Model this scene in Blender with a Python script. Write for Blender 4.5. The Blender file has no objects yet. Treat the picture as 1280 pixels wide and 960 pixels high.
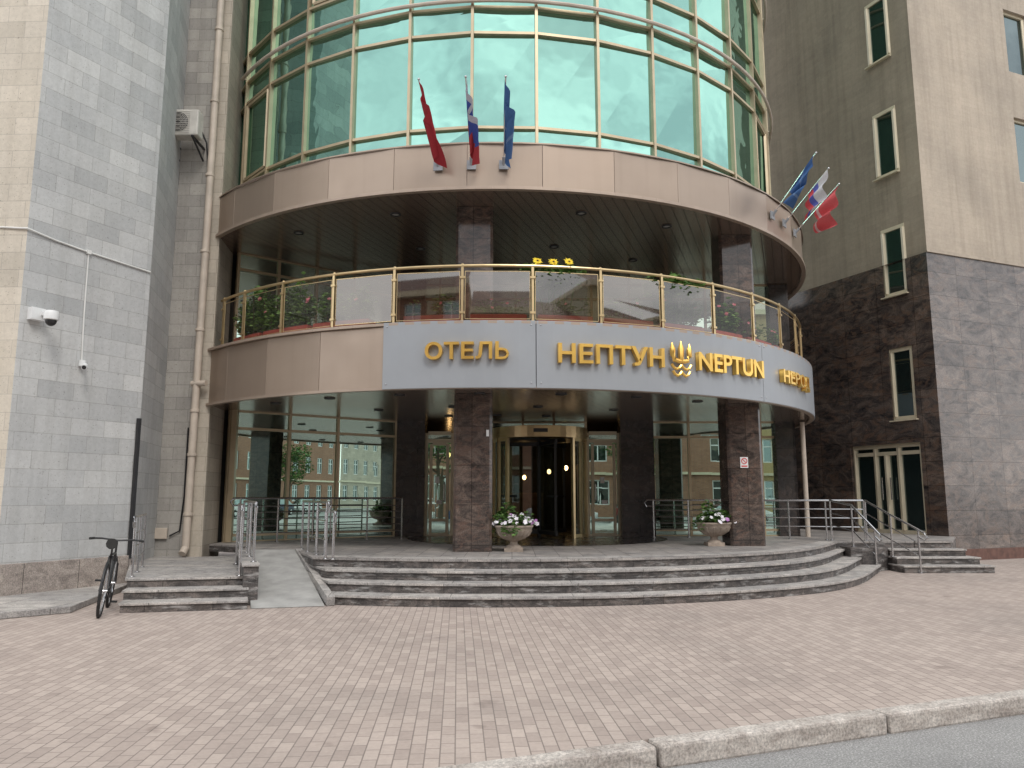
import bpy, math, random
from math import sin, cos, radians, pi, sqrt, asin, atan2
from mathutils import Vector, Matrix
import bmesh
random.seed(7)
sc = bpy.context.scene
sc.view_settings.view_transform = 'Standard'
sc.view_settings.look = 'None'
sc.view_settings.exposure = 0

CX, CY = -0.35, 21.4
def pol(r, a, z=0.0):
    a = radians(a)
    return Vector((CX + r*sin(a), CY - r*cos(a), z))

# ------------------------------------------------------------------ materials
def newmat(name):
    m = bpy.data.materials.new(name); m.use_nodes = True
    nt = m.node_tree
    return m, nt, nt.nodes['Principled BSDF']
def N(nt, t, **kw):
    n = nt.nodes.new(t)
    for k, v in kw.items():
        if k in n.inputs.keys(): n.inputs[k].default_value = v
        else: setattr(n, k, v)
    return n
def ramp(nt, src, stops):
    r = nt.nodes.new('ShaderNodeValToRGB')
    e = r.color_ramp.elements
    while len(e) < len(stops): e.new(0.5)
    for el, (p, c) in zip(e, stops):
        el.position = p
        el.color = (*c, 1) if len(c) == 3 else c
    nt.links.new(src, r.inputs[0]); return r.outputs[0]
def mixc(nt, mode, fac, a, b):
    n = nt.nodes.new('ShaderNodeMix'); n.data_type = 'RGBA'; n.blend_type = mode
    for i, v in ((0, fac), (6, a), (7, b)):
        if isinstance(v, bpy.types.NodeSocket): nt.links.new(v, n.inputs[i])
        else: n.inputs[i].default_value = v if i == 0 else ((*v, 1) if len(v) == 3 else v)
    return n.outputs[2]
def uvn(nt): return nt.nodes.new('ShaderNodeTexCoord').outputs['UV']
def objn(nt): return nt.nodes.new('ShaderNodeTexCoord').outputs['Object']
def mapping(nt, src, scale=(1,1,1), rot=(0,0,0)):
    n = nt.nodes.new('ShaderNodeMapping'); n.inputs['Scale'].default_value = scale
    n.inputs['Rotation'].default_value = rot
    nt.links.new(src, n.inputs['Vector']); return n.outputs[0]
def noise(nt, vec, scale, detail=4, rough=.55, dist=0):
    n = N(nt, 'ShaderNodeTexNoise', Scale=scale, Detail=detail, Roughness=rough, Distortion=dist)
    nt.links.new(vec, n.inputs['Vector']); return n.outputs['Fac']
def bump(nt, bs, h, strength=.3, dist=.01):
    b = N(nt, 'ShaderNodeBump', Strength=strength, Distance=dist)
    nt.links.new(h, b.inputs['Height']); nt.links.new(b.outputs[0], bs.inputs['Normal'])
def simple(name, col, rough=.5, metal=0, var=.15, nscale=6, bmp=0.0):
    m, nt, bs = newmat(name)
    o = objn(nt); f = noise(nt, o, nscale, 6)
    lo = tuple(c*(1-var) for c in col); hi = tuple(min(1, c*(1+var)) for c in col)
    nt.links.new(ramp(nt, f, [(.3, lo), (.7, hi)]), bs.inputs['Base Color'])
    bs.inputs['Roughness'].default_value = rough; bs.inputs['Metallic'].default_value = metal
    if bmp: bump(nt, bs, noise(nt, o, nscale*8, 4), bmp)
    return m
def brickn(nt, vec, c1, c2, mortar, bw, bh, ms=.006, off=.5, bias=0, smooth=.1):
    b = nt.nodes.new('ShaderNodeTexBrick')
    b.offset = off
    b.inputs['Color1'].default_value = (*c1, 1); b.inputs['Color2'].default_value = (*c2, 1)
    b.inputs['Mortar'].default_value = (*mortar, 1)
    b.inputs['Scale'].default_value = 1; b.inputs['Mortar Size'].default_value = ms
    b.inputs['Mortar Smooth'].default_value = smooth; b.inputs['Bias'].default_value = bias
    b.inputs['Brick Width'].default_value = bw; b.inputs['Row Height'].default_value = bh
    nt.links.new(vec, b.inputs['Vector']); return b
def blockstone(name, c1, c2, mortar, bw, bh, stain=.5, ms=.006, rough=.85, pits=True, streak=True, off=.5, var=.84):
    m, nt, bs = newmat(name)
    uv = uvn(nt); o = objn(nt)
    b = brickn(nt, uv, c1, c2, mortar, bw, bh, ms, off)
    b2 = brickn(nt, uv, (1,1,1), (var,var*1.005,var*1.01), (1,1,1), bw*2, bh, 0.0, off)
    col = mixc(nt, 'MULTIPLY', .8, b.outputs['Color'], b2.outputs['Color'])
    n1 = ramp(nt, noise(nt, o, .6, 6, .6), [(.3, (.78,.78,.78)), (.7, (1.05,1.04,1.02))])
    col = mixc(nt, 'MULTIPLY', stain, col, n1)
    n2 = ramp(nt, noise(nt, o, 14, 8, .7), [(.3, (.82,.82,.82)), (.65, (1.05,1.05,1.05))])
    col = mixc(nt, 'MULTIPLY', .6, col, n2)
    if streak:
        sv = mapping(nt, o, (5, 5, .25))
        st = ramp(nt, noise(nt, sv, 1, 5, .6), [(.32, (.72,.71,.69)), (.55, (1,1,1))])
        col = mixc(nt, 'MULTIPLY', stain*.6, col, st)
    if pits:
        p = ramp(nt, noise(nt, o, 38, 3, .6), [(.30, (.45,.43,.4)), (.37, (1,1,1))])
        col = mixc(nt, 'MULTIPLY', .8, col, p)
    nt.links.new(col, bs.inputs['Base Color'])
    bs.inputs['Roughness'].default_value = rough
    inv = nt.nodes.new('ShaderNodeMath'); inv.operation = 'MULTIPLY_ADD'
    nt.links.new(b.outputs['Fac'], inv.inputs[0]); inv.inputs[1].default_value = -1.0
    nt.links.new(noise(nt, o, 30, 6, .7), inv.inputs[2])
    bump(nt, bs, inv.outputs[0], .5, .008)
    return m
def granite(name, dark, mid, light, bw=.9, bh=.6, rough=.25, joint=True, sc_=1.0, chalk=False, red=None):
    m, nt, bs = newmat(name)
    uv = uvn(nt); o = objn(nt)
    w = mapping(nt, o, (1*sc_, 1*sc_, 2.0*sc_), (0.3, .5, 0))
    f = noise(nt, w, 1.3, 8, .68, 1.6)
    col = ramp(nt, f, [(.34, dark), (.5, mid), (.62, light), (.7, mid)])
    if red:
        rf = ramp(nt, noise(nt, mapping(nt, o, (1.7*sc_, 1.7*sc_, 3.6*sc_), (.2,.6,.3)), 1.0, 6, .6, 2.2), [(.50, (0,0,0)), (.63, (.85,.85,.85))])
        col = mixc(nt, 'MIX', rf, col, red)
    sp = ramp(nt, noise(nt, o, 55, 4, .7), [(.35, (.5,.5,.5)), (.62, (1.4,1.37,1.34))])
    col = mixc(nt, 'MULTIPLY', .75, col, sp)
    if joint:
        b = brickn(nt, uv, (.80,.80,.81), (1.16,1.13,1.10), (.35,.34,.33), bw, bh, .006, .0)
        col = mixc(nt, 'MULTIPLY', 1, col, b.outputs['Color'])
    if chalk:
        ck = ramp(nt, noise(nt, mapping(nt, o, (2.2,2.2,10)), 1.3, 6, .72), [(.53, (0,0,0)), (.70, (.8,.8,.8))])
        col = mixc(nt, 'MIX', ck, col, (.46,.45,.44))
    nt.links.new(col, bs.inputs['Base Color'])
    r = ramp(nt, noise(nt, o, 4, 4), [(.3, (rough*.8,)*3), (.7, (rough*1.5,)*3)])
    nt.links.new(r, bs.inputs['Roughness'])
    return m

M = {}
M['lime'] = blockstone('limestone_blocks', (.62,.625,.62), (.51,.52,.525), (.40,.40,.39), .6, .29, .6, .004, var=.80)
M['cream'] = blockstone('cream_limestone_blocks', (.68,.62,.53), (.60,.545,.46), (.46,.42,.37), .6, .29, .5, .004, var=.86)
M['lime2'] = blockstone('weathered_blocks', (.47,.445,.41), (.37,.35,.325), (.27,.255,.235), .5, .26, .85, .005)
M['creamstrip'] = blockstone('cream_strip', (.54,.48,.40), (.46,.41,.34), (.3,.27,.22), .7, .3, .7, .004)
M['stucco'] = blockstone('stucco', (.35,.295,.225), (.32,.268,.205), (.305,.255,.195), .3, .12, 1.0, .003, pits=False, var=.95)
M['stucco_lit'] = blockstone('stucco_lit_face', (.50,.43,.35), (.475,.405,.33), (.455,.39,.315), .3, .12, .9, .003, pits=False, var=.96)  # paler copy of the stucco: light on the front face put into the colour
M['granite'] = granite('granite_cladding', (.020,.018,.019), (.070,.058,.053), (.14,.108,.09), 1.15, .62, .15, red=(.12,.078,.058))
M['granite_lit'] = granite('granite_cladding_lit', (.078,.073,.073), (.15,.137,.132), (.22,.192,.178), 1.15, .62, .15, red=(.19,.155,.137))  # same cladding as the side wall, painted lighter for the lit front
M['granite_col'] = granite('granite_column', (.026,.023,.022), (.072,.058,.052), (.14,.108,.092), .37, .72, .11, sc_=1.6, red=(.11,.073,.06))
M['granite_dk'] = granite('granite_pier', (.02,.02,.022), (.04,.036,.036), (.075,.06,.055), .8, .7, .22)
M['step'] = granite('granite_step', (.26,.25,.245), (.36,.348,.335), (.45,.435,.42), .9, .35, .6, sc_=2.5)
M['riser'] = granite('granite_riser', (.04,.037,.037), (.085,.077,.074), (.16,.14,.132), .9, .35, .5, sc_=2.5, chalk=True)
M['floor'] = granite('platform_tiles', (.22,.21,.205), (.29,.275,.265), (.36,.34,.325), .4, .4, .5, sc_=1.5)
M['plinth'] = granite('plinth_stone', (.22,.195,.18), (.32,.285,.262), (.40,.36,.33), .9, .6, .7, sc_=1.5)
M['redplinth'] = simple('red_plinth', (.13,.065,.05), .6, 0, .3, 8)
M['gold'] = simple('gold_frame', (.50,.41,.28), .38, .6, .1, 3)
M['goldletter'] = simple('gold_letters', (.92,.58,.15), .28, .85, .12, 4)
M['goldtrim'] = simple('brass_trim', (.60,.46,.26), .3, .85, .1, 4)
M['cream_frame'] = simple('cream_frame_paint', (.60,.53,.39), .4, .1, .06, 3)
M['steel'] = simple('stainless_steel', (.58,.58,.59), .25, 1, .1, 8)
M['black'] = simple('black_paint', (.02,.02,.022), .4, 0, .2, 8)
M['rubber'] = simple('rubber', (.025,.025,.025), .8, 0, .2, 20)
M['dark'] = simple('dark_interior', (.03,.028,.027), .8, 0, .3, 2)
M['white'] = simple('white_plastic', (.72,.73,.73), .4, 0, .05, 5)
M['acgrey'] = simple('aged_plastic', (.52,.50,.46), .55, 0, .15, 5)
M['pipe'] = simple('painted_pipe', (.50,.43,.36), .55, 0, .14, 3)
M['rim'] = simple('bronze_rim', (.38,.30,.24), .4, .4, .08, 3)
M['sign'] = simple('sign_panel', (.31,.328,.352), .42, .2, .05, 1.5)
M['urn'] = simple('cast_stone', (.33,.27,.22), .85, 0, .25, 12, .4)
M['soil'] = simple('soil', (.05,.03,.02), 1, 0, .3, 20)
M['redbox'] = simple('red_planter', (.33,.06,.04), .6, 0, .2, 6)
M['terra'] = simple('wood_chair', (.35,.2,.1), .6, 0, .2, 6)
M['conduit'] = simple('conduit_plastic', (.68,.68,.66), .5, 0, .08, 5)
M['red'] = simple('red_print', (.6,.03,.03), .5, 0, .05, 5)
M['blue'] = simple('blue_print', (.03,.12,.5), .5, 0, .05, 5)

def metalband(name, col, rough):
    m, nt, bs = newmat(name)
    o = objn(nt); g = nt.nodes.new('ShaderNodeNewGeometry')
    c = ramp(nt, g.outputs['Random Per Island'], [(0, tuple(x*.9 for x in col)), (1, tuple(x*1.06 for x in col))])
    n = ramp(nt, noise(nt, mapping(nt, o, (1,1,2)), .7, 3, .5), [(.3, (.92,.92,.92)), (.7, (1.04,1.04,1.03))])
    c = mixc(nt, 'MULTIPLY', .8, c, n)
    st = ramp(nt, noise(nt, mapping(nt, o, (7,7,.4)), 1, 3, .5), [(.3, (.82,.81,.8)), (.5, (1,1,1))])
    c = mixc(nt, 'MULTIPLY', .2, c, st)
    nt.links.new(c, bs.inputs['Base Color'])
    bs.inputs['Metallic'].default_value = .6
    r = ramp(nt, noise(nt, o, 1.5, 3), [(.3, (rough*.85,)*3), (.7, (rough*1.2,)*3)])
    nt.links.new(r, bs.inputs['Roughness'])
    return m
M['band'] = metalband('bronze_panels', (.375,.295,.235), .34)

def slat(name, col):
    m, nt, bs = newmat(name)
    o = objn(nt)
    w = nt.nodes.new('ShaderNodeTexWave'); w.wave_type='BANDS'; w.bands_direction='X'
    w.inputs['Scale'].default_value = 1.6; w.inputs['Distortion'].default_value = 0
    nt.links.new(mapping(nt, o, (1,1,1), (0,0,radians(20))), w.inputs['Vector'])
    c = ramp(nt, w.outputs['Fac'], [(0, tuple(x*.45 for x in col)), (.06, col), (1, tuple(x*1.05 for x in col))])
    nt.links.new(c, bs.inputs['Base Color'])
    bs.inputs['Metallic'].default_value = .7; bs.inputs['Roughness'].default_value = .2
    bump(nt, bs, ramp(nt, w.outputs['Fac'], [(0,(0,0,0)), (.08,(1,1,1))]), .15, .006)
    return m
M['ceil'] = slat('metal_slat_ceiling', (.33,.25,.20))

def glassrefl(name, tint, rough=.015, dark=(.01,.03,.028), fac=.88, wob=.02):
    m, nt, bs = newmat(name)
    g = nt.nodes.new('ShaderNodeNewGeometry'); o = objn(nt)
    c = ramp(nt, g.outputs['Random Per Island'], [(0, tuple(x*.84 for x in tint)), (1, tint)])
    gl = nt.nodes.new('ShaderNodeBsdfGlossy'); gl.inputs['Roughness'].default_value = rough
    nt.links.new(c, gl.inputs['Color'])
    bp = N(nt, 'ShaderNodeBump', Strength=wob, Distance=.2)
    nt.links.new(noise(nt, o, 1.1, 2), bp.inputs['Height'])
    nt.links.new(bp.outputs[0], gl.inputs['Normal'])
    bs.inputs['Base Color'].default_value = (*dark, 1); bs.inputs['Roughness'].default_value = .3
    mx = nt.nodes.new('ShaderNodeMixShader'); mx.inputs[0].default_value = fac
    nt.links.new(bs.outputs[0], mx.inputs[1]); nt.links.new(gl.outputs[0], mx.inputs[2])
    nt.links.new(mx.outputs[0], nt.nodes['Material Output'].inputs[0])
    return m
M['tglass'] = glassrefl('green_mirror_glass', (.33,.60,.515), wob=.045)
M['wglass'] = glassrefl('dark_window_glass', (.30,.36,.36), fac=.7)
def glassthru(name, tcol, gcol, fac, rough=.0):
    m, nt, bs = newmat(name)
    t = nt.nodes.new('ShaderNodeBsdfTransparent'); t.inputs[0].default_value = (*tcol, 1)
    gl = nt.nodes.new('ShaderNodeBsdfGlossy'); gl.inputs['Roughness'].default_value = rough; gl.inputs['Color'].default_value = (*gcol, 1)
    mx = nt.nodes.new('ShaderNodeMixShader'); mx.inputs[0].default_value = fac
    nt.links.new(t.outputs[0], mx.inputs[1]); nt.links.new(gl.outputs[0], mx.inputs[2])
    nt.links.new(mx.outputs[0], nt.nodes['Material Output'].inputs[0])
    nt.nodes.remove(bs)
    return m
M['lobby'] = glassthru('lobby_glass', (.32,.46,.40), (.76,1.0,.88), .76)
M['doorglass'] = glassthru('door_glass', (.6,.66,.62), (.85,.9,.88), .18)
M['railglass'] = glassthru('bronze_balcony_glass', (.64,.58,.53), (.80,.75,.71), .22, .02)
M['railglass_c'] = glassthru('clear_balcony_glass', (.88,.85,.82), (.85,.8,.76), .08, .02)

def emis(name, col, s):
    m, nt, bs = newmat(name)
    bs.inputs['Emission Color'].default_value = (*col, 1); bs.inputs['Emission Strength'].default_value = s
    bs.inputs['Base Color'].default_value = (*col, 1)
    return m
M['lamp'] = emis('warm_lamp', (1, .62, .25), 12)
M['downlight'] = simple('downlight_lens', (.5,.5,.48), .3, .2, .05, 5)

def leafmat(name, a, b, rough=.6):
    m, nt, bs = newmat(name)
    g = nt.nodes.new('ShaderNodeNewGeometry')
    c = ramp(nt, g.outputs['Random Per Island'], [(0, a), (1, b)])
    nt.links.new(c, bs.inputs['Base Color']); bs.inputs['Roughness'].default_value = rough
    return m
M['leaf'] = leafmat('foliage', (.03,.075,.015), (.11,.21,.04))
M['leafb'] = leafmat('balcony_foliage', (.045,.11,.02), (.16,.30,.06))
M['leafd'] = leafmat('dark_foliage', (.02,.055,.012), (.08,.17,.035))
M['petw'] = leafmat('white_petals', (.65,.6,.68), (.85,.85,.85))
M['petp'] = leafmat('purple_petals', (.25,.08,.3), (.5,.25,.5))
M['pety'] = leafmat('yellow_petals', (.85,.60,.02), (.95,.75,.04))
M['petr'] = leafmat('pink_petals', (.40,.05,.07), (.55,.2,.25))
M['bark'] = simple('bark', (.09,.065,.045), .9, 0, .3, 12, .5)

def pavers():
    m, nt, bs = newmat('brick_pavers')
    o = objn(nt)
    v = mapping(nt, o, (1,1,1), (0,0,radians(86)))
    b = brickn(nt, v, (.465,.395,.352), (.37,.31,.277), (.23,.195,.175), .19, .095, .005, .5, 0, .3)
    b2 = brickn(nt, v, (1,1,1), (.87,.86,.86), (1,1,1), .38, .095, 0, .5)
    c = mixc(nt, 'MULTIPLY', .5, b.outputs['Color'], b2.outputs['Color'])
    c = mixc(nt, 'MULTIPLY', .8, c, ramp(nt, noise(nt, o, .35, 6, .6), [(.3, (.80,.80,.80)), (.5, (1,.98,.97)), (.7, (1.08,1.07,1.06))]))
    c = mixc(nt, 'MULTIPLY', .6, c, ramp(nt, noise(nt, o, 25, 6, .7), [(.3, (.8,.8,.8)), (.7, (1.1,1.1,1.1))]))
    c = mixc(nt, 'MULTIPLY', .7, c, ramp(nt, noise(nt, o, 3.1, 3, .5), [(.24, (.62,.6,.6)), (.34, (1,1,1))]))
    nt.links.new(c, bs.inputs['Base Color']); bs.inputs['Roughness'].default_value = .85
    inv = nt.nodes.new('ShaderNodeMath'); inv.operation = 'MULTIPLY_ADD'
    nt.links.new(b.outputs['Fac'], inv.inputs[0]); inv.inputs[1].default_value = -1.0
    nt.links.new(noise(nt, o, 60, 4, .7), inv.inputs[2])
    bump(nt, bs, inv.outputs[0], .5, .004)
    return m
M['paver'] = pavers()
def asphalt():
    m, nt, bs = newmat('asphalt')
    o = objn(nt)
    c = ramp(nt, noise(nt, o, 70, 4, .85), [(.3, (.13,.13,.127)), (.52, (.27,.265,.26)), (.66, (.55,.54,.53))])
    c = mixc(nt, 'MULTIPLY', .9, c, ramp(nt, noise(nt, o, .8, 6, .6), [(.3, (.75,.75,.75)), (.7, (1.12,1.12,1.12))]))
    nt.links.new(c, bs.inputs['Base Color']); bs.inputs['Roughness'].default_value = .9
    bump(nt, bs, noise(nt, o, 70, 4, .85), .7, .008)
    return m
M['asphalt'] = asphalt()
M['kerb'] = granite('granite_kerb', (.30,.265,.24), (.42,.385,.355), (.52,.485,.45), 50, 50, .8, joint=False, sc_=2)
M['conc'] = simple('ramp_concrete', (.34,.335,.32), .8, 0, .18, 4, .3)
M['brick'] = blockstone('red_brick', (.40,.19,.11), (.32,.14,.085), (.3,.27,.24), .26, .08, .7, .008)
M['ochre'] = blockstone('ochre_stucco', (.5,.38,.2), (.48,.36,.19), (.46,.34,.18), .6, .4, .8, .004, pits=False)

# ------------------------------------------------------------------ mesh builder
def empty(name, loc=(0,0,0)):
    e = bpy.data.objects.new(name, None); sc.collection.objects.link(e)
    e.location = loc
    return e
class MB:
    def __init__(s): s.v = []; s.f = []
    def face(s, pts):
        i = len(s.v); s.v += [tuple(p) for p in pts]; s.f.append(tuple(range(i, i+len(pts))))
    def prism(s, pts, z0, z1, bottom=True):
        n = len(pts); i = len(s.v)
        s.v += [(p[0], p[1], z0) for p in pts] + [(p[0], p[1], z1) for p in pts]
        if bottom: s.f.append(tuple(range(i+n-1, i-1, -1)))
        s.f.append(tuple(range(i+n, i+2*n)))
        for k in range(n):
            j = (k+1) % n
            s.f.append((i+k, i+j, i+n+j, i+n+k))
    def mbox(s, mat, size):
        i = len(s.v)
        hx, hy, hz = size[0]/2, size[1]/2, size[2]/2
        for x in (-hx, hx):
            for y in (-hy, hy):
                for z in (-hz, hz):
                    s.v.append(tuple(mat @ Vector((x, y, z))))
        for q in ((0,1,3,2), (4,6,7,5), (0,4,5,1), (2,3,7,6), (0,2,6,4), (1,5,7,3)):
            s.f.append(tuple(i+k for k in q))
    def box(s, c, size, rz=0.0):
        s.mbox(Matrix.Translation(Vector(c)) @ Matrix.Rotation(rz, 4, 'Z'), size)
    def beam(s, p, q, w, h):
        p, q = Vector(p), Vector(q); d = q-p
        L = d.length
        x = d.normalized()
        up = Vector((0,0,1)) if abs(x.z) < .95 else Vector((0,1,0))
        y = up.cross(x).normalized(); z = x.cross(y)
        m = Matrix((x, y, z)).transposed().to_4x4(); m.translation = (p+q)/2
        s.mbox(m, (L, w, h))
    def tube(s, pts, r, n=8, close=False, radii=None):
        pts = [Vector(p) for p in pts]; rings = []
        K = len(pts)
        for k, p in enumerate(pts):
            a = pts[(k-1) % K] if (close or k > 0) else p
            b = pts[(k+1) % K] if (close or k < K-1) else p
            d = (b-a).normalized()
            up = Vector((0,0,1)) if abs(d.z) < .93 else Vector((0.05,1,0))
            x = up.cross(d).normalized(); y = d.cross(x)
            rr = radii[k] if radii else r
            i = len(s.v)
            for j in range(n):
                t = 2*pi*j/n
                s.v.append(tuple(p + x*cos(t)*rr + y*sin(t)*rr))
            rings.append(i)
        for k in range(K if close else K-1):
            a, b = rings[k], rings[(k+1) % K]
            for j in range(n):
                s.f.append((a+j, a+(j+1) % n, b+(j+1) % n, b+j))
        if not close:
            s.f.append(tuple(rings[0]+j for j in range(n-1, -1, -1)))
            s.f.append(tuple(rings[-1]+j for j in range(n)))
    def lathe(s, c, prof, n=24):
        c = Vector(c); i = len(s.v)
        for r, z in prof:
            for j in range(n):
                t = 2*pi*j/n
                s.v.append((c.x+r*cos(t), c.y+r*sin(t), c.z+z))
        for k in range(len(prof)-1):
            for j in range(n):
                a = i+k*n+j; b = i+k*n+(j+1) % n
                s.f.append((a, b, b+n, a+n))
    def sphere(s, c, r, n=10, sz=1):
        prof = [(max(.0001, r*sin(pi*k/8)), -r*sz*cos(pi*k/8)) for k in range(9)]
        s.lathe(c, prof, n)
    def build(s, name, mat, parent=None, smooth=False, bevel=0, recalc=True, dup=None):
        me = bpy.data.meshes.new(name)
        me.from_pydata(s.v, [], s.f); me.update()
        if recalc:
            bm = bmesh.new(); bm.from_mesh(me)
            bmesh.ops.recalc_face_normals(bm, faces=bm.faces)
            bm.to_mesh(me); bm.free()
        uvl = me.uv_layers.new(name='UVMap')
        for p in me.polygons:
            n = p.normal
            if abs(n.z) > .7: tx, ty = None, None
            else:
                L = sqrt(n.x*n.x+n.y*n.y); tx, ty = -n.y/L, n.x/L
            for li in p.loop_indices:
                co = me.vertices[me.loops[li].vertex_index].co
                uvl.data[li].uv = (co.x, co.y) if tx is None else (co.x*tx+co.y*ty, co.z)
        if smooth:
            for p in me.polygons: p.use_smooth = True
        ob = bpy.data.objects.new(name, me); sc.collection.objects.link(ob)
        me.materials.append(M[mat] if isinstance(mat, str) else mat)
        if parent: ob.parent = parent
        if bevel:
            b = ob.modifiers.new('b', 'BEVEL'); b.width = bevel; b.segments = 2; b.limit_method = 'ANGLE'
        if smooth:
            e = ob.modifiers.new('es', 'EDGE_SPLIT'); e.split_angle = radians(40)
        return ob

def wall(p0, p1, z0, z1, ops, depth, mb):
    p0 = Vector((p0[0], p0[1], 0)); p1 = Vector((p1[0], p1[1], 0))
    d = (p1-p0); L = d.length; d.normalize(); n = Vector((d.y, -d.x, 0))
    us = sorted({0, L, *[o[0] for o in ops], *[o[1] for o in ops]})
    zs = sorted({z0, z1, *[o[2] for o in ops], *[o[3] for o in ops]})
    P = lambda u, z, k=0: p0 + d*u + Vector((0, 0, z)) - n*k
    for i in range(len(us)-1):
        for j in range(len(zs)-1):
            um, zm = (us[i]+us[i+1])/2, (zs[j]+zs[j+1])/2
            if any(o[0] < um < o[1] and o[2] < zm < o[3] for o in ops): continue
            mb.face([P(us[i], zs[j]), P(us[i+1], zs[j]), P(us[i+1], zs[j+1]), P(us[i], zs[j+1])])
    for a, b, c, e in ops:
        mb.face([P(a,c), P(a,c,depth), P(a,e,depth), P(a,e)])
        mb.face([P(b,c), P(b,e), P(b,e,depth), P(b,c,depth)])
        mb.face([P(a,c), P(b,c), P(b,c,depth), P(a,c,depth)])
        mb.face([P(a,e), P(a,e,depth), P(b,e,depth), P(b,e)])
    return P, d, n
def window(P, a, b, c, e, depth, fr, gl, fw=.07, mull=0, trans=None):
    k = depth*.6
    def bar(u0, z0, u1, z1): fr.beam(P(u0, z0, k), P(u1, z1, k), .06, fw) if abs(z1-z0) < 1e-6 else fr.beam(P(u0, z0, k), P(u1, z1, k), fw, fw)
    h = fw/2
    bar(a, c+h, b, c+h); bar(a, e-h, b, e-h); bar(a+h, c+fw, a+h, e-fw); bar(b-h, c+fw, b-h, e-fw)
    for i in range(mull):
        u = a+(b-a)*(i+1)/(mull+1); bar(u, c+fw, u, e-fw)
    if trans: bar(a+fw, trans, b-fw, trans)
    k2 = depth*.7
    gl.face([P(a, c, k2), P(b, c, k2), P(b, e, k2), P(a, e, k2)])

def storefront(p0, p1, z0, z1, us, zs, fr, gl, fw=.06, fd=.1):
    p0 = Vector((p0[0], p0[1], 0)); p1 = Vector((p1[0], p1[1], 0))
    d = (p1-p0); L = d.length; d.normalize(); n = Vector((d.y, -d.x, 0))
    us = [0]+us+[L]; zz = [z0]+zs+[z1]
    for u in us:
        c = p0+d*u
        fr.mbox(Matrix.Translation(c+Vector((0,0,(z0+z1)/2))) @ Matrix.Rotation(atan2(d.y, d.x), 4, 'Z'), (fw, fd, z1-z0))
    for z in zz:
        for i in range(len(us)-1):
            a = p0+d*(us[i]+fw/2+.001); b = p0+d*(us[i+1]-fw/2-.001)
            fr.beam(a+Vector((0,0,z)), b+Vector((0,0,z)), fd-.02, fw)
    for i in range(len(us)-1):
        for j in range(len(zz)-1):
            o = n*random.uniform(-.004, .004)
            a = p0+d*us[i]; b = p0+d*us[i+1]
            gl.face([a+Vector((0,0,zz[j]))+o, b+Vector((0,0,zz[j]))-o, b+Vector((0,0,zz[j+1]))-o*.5, a+Vector((0,0,zz[j+1]))+o])

# ------------------------------------------------------------------ ground
g = MB(); g.face([(-400,-400,-.13), (400,-400,-.13), (400,400,-.13), (-400,400,-.13)]); g.build('road_ground', 'asphalt')
kd = Vector((1, .395, 0)).normalized(); kn = Vector((kd.y, -kd.x, 0))
K0 = Vector((.875, 5.38, 0))
pv = MB()
a = K0 - kd*60; b = K0 + kd*80
pv.prism([(a.x, a.y), (b.x, b.y), (b.x, 90), (a.x, 90)], -.129, 0, False)
pv.build('pavement', 'paver')
kb = MB()
L = 1.96
for i in range(-22, 36):
    p = K0 + kd*(i*L+.02) + kn*.005; q = K0 + kd*((i+1)*L-.006) + kn*.005
    jz = random.uniform(-.003, .004)
    kb.prism([(p.x, p.y), (p.x+kn.x*.17, p.y+kn.y*.17), (q.x+kn.x*.17, q.y+kn.y*.17), (q.x, q.y)], -.14, .012+jz)
kb.build('kerb', 'kerb', bevel=.022)
fp = MB(); fp.prism([(-80,-60), (130,-60), (130,-13), (-80,-13)], -.129, 0, False); fp.build('far_pavement', 'conc')

# ------------------------------------------------------------------ hotel
H = empty('hotel_building')
ANG = [-3.3+9.68*k for k in range(-6, 13)]
ZT = [7.9, 8.65, 10.63, 11.18, 11.9, 13.9, 14.45, 15.15, 17.15, 17.7, 18.4, 20.4, 21.0, 24]
RG = 7.4
gl, fr = MB(), MB()
for i in range(len(ANG)-1):
    a0, a1 = ANG[i], ANG[i+1]
    for j in range(len(ZT)-1):
        r = [RG+random.uniform(-.014, .014) for _ in range(4)]
        gl.face([pol(r[0], a0, ZT[j]), pol(r[1], a1, ZT[j]), pol(r[2], a1, ZT[j+1]), pol(r[3], a0, ZT[j+1])])
for a in ANG:
    fr.mbox(Matrix.Translation(pol(RG+.02, a, 15.95)) @ Matrix.Rotation(radians(a), 4, 'Z'), (.055, .13, 16.1))
for j, z in enumerate(ZT):
    for i in range(len(ANG)-1):
        e = .22
        fr.beam(pol(RG+.02, ANG[i]+e, z), pol(RG+.02, ANG[i+1]-e, z), .09, .055)
for k, (z0, z1) in ((1, (8.65, 10.63)), (12, (8.65, 10.63)), (3, (11.9, 13.9))):
    a0, a1 = ANG[k]+.9, ANG[k+1]-.9
    p = [pol(RG+.03, a0, z0+.09), pol(RG+.03, a1, z0+.09), pol(RG+.03, a1, z1-.09), pol(RG+.03, a0, z1-.09)]
    for q in range(4): fr.beam(p[q], p[(q+1) % 4], .06, .07)
gl.build('tower_glass', 'tglass', H, recalc=False)
fr.build('tower_mullions', 'gold', H, bevel=0)
mr = MB()
for z in (11.24, 14.5):
    pts = [pol(RG+.16, a, z) for a in [x*.5 for x in range(-104, 200, 6)]]
    mr.tube(pts, .04, 8)
    for a in ANG: mr.tube([pol(RG, a, z), pol(RG+.16, a, z)], .02, 6)
mr.build('tower_rail', 'pipe', H, True)
def band(R, z0, z1, angs, mb, gap=.035, th=.05):
    for i in range(len(angs)-1):
        a0, a1 = angs[i]+gap/2, angs[i+1]-gap/2
        p = [pol(R, a0), pol(R, a1), pol(R-th, a1), pol(R-th, a0)]
        mb.prism([(q.x, q.y) for q in p], z0, z1)
RB = 8.15
A_up = [-47.6] + [a for a in ANG if a > -46]
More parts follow.
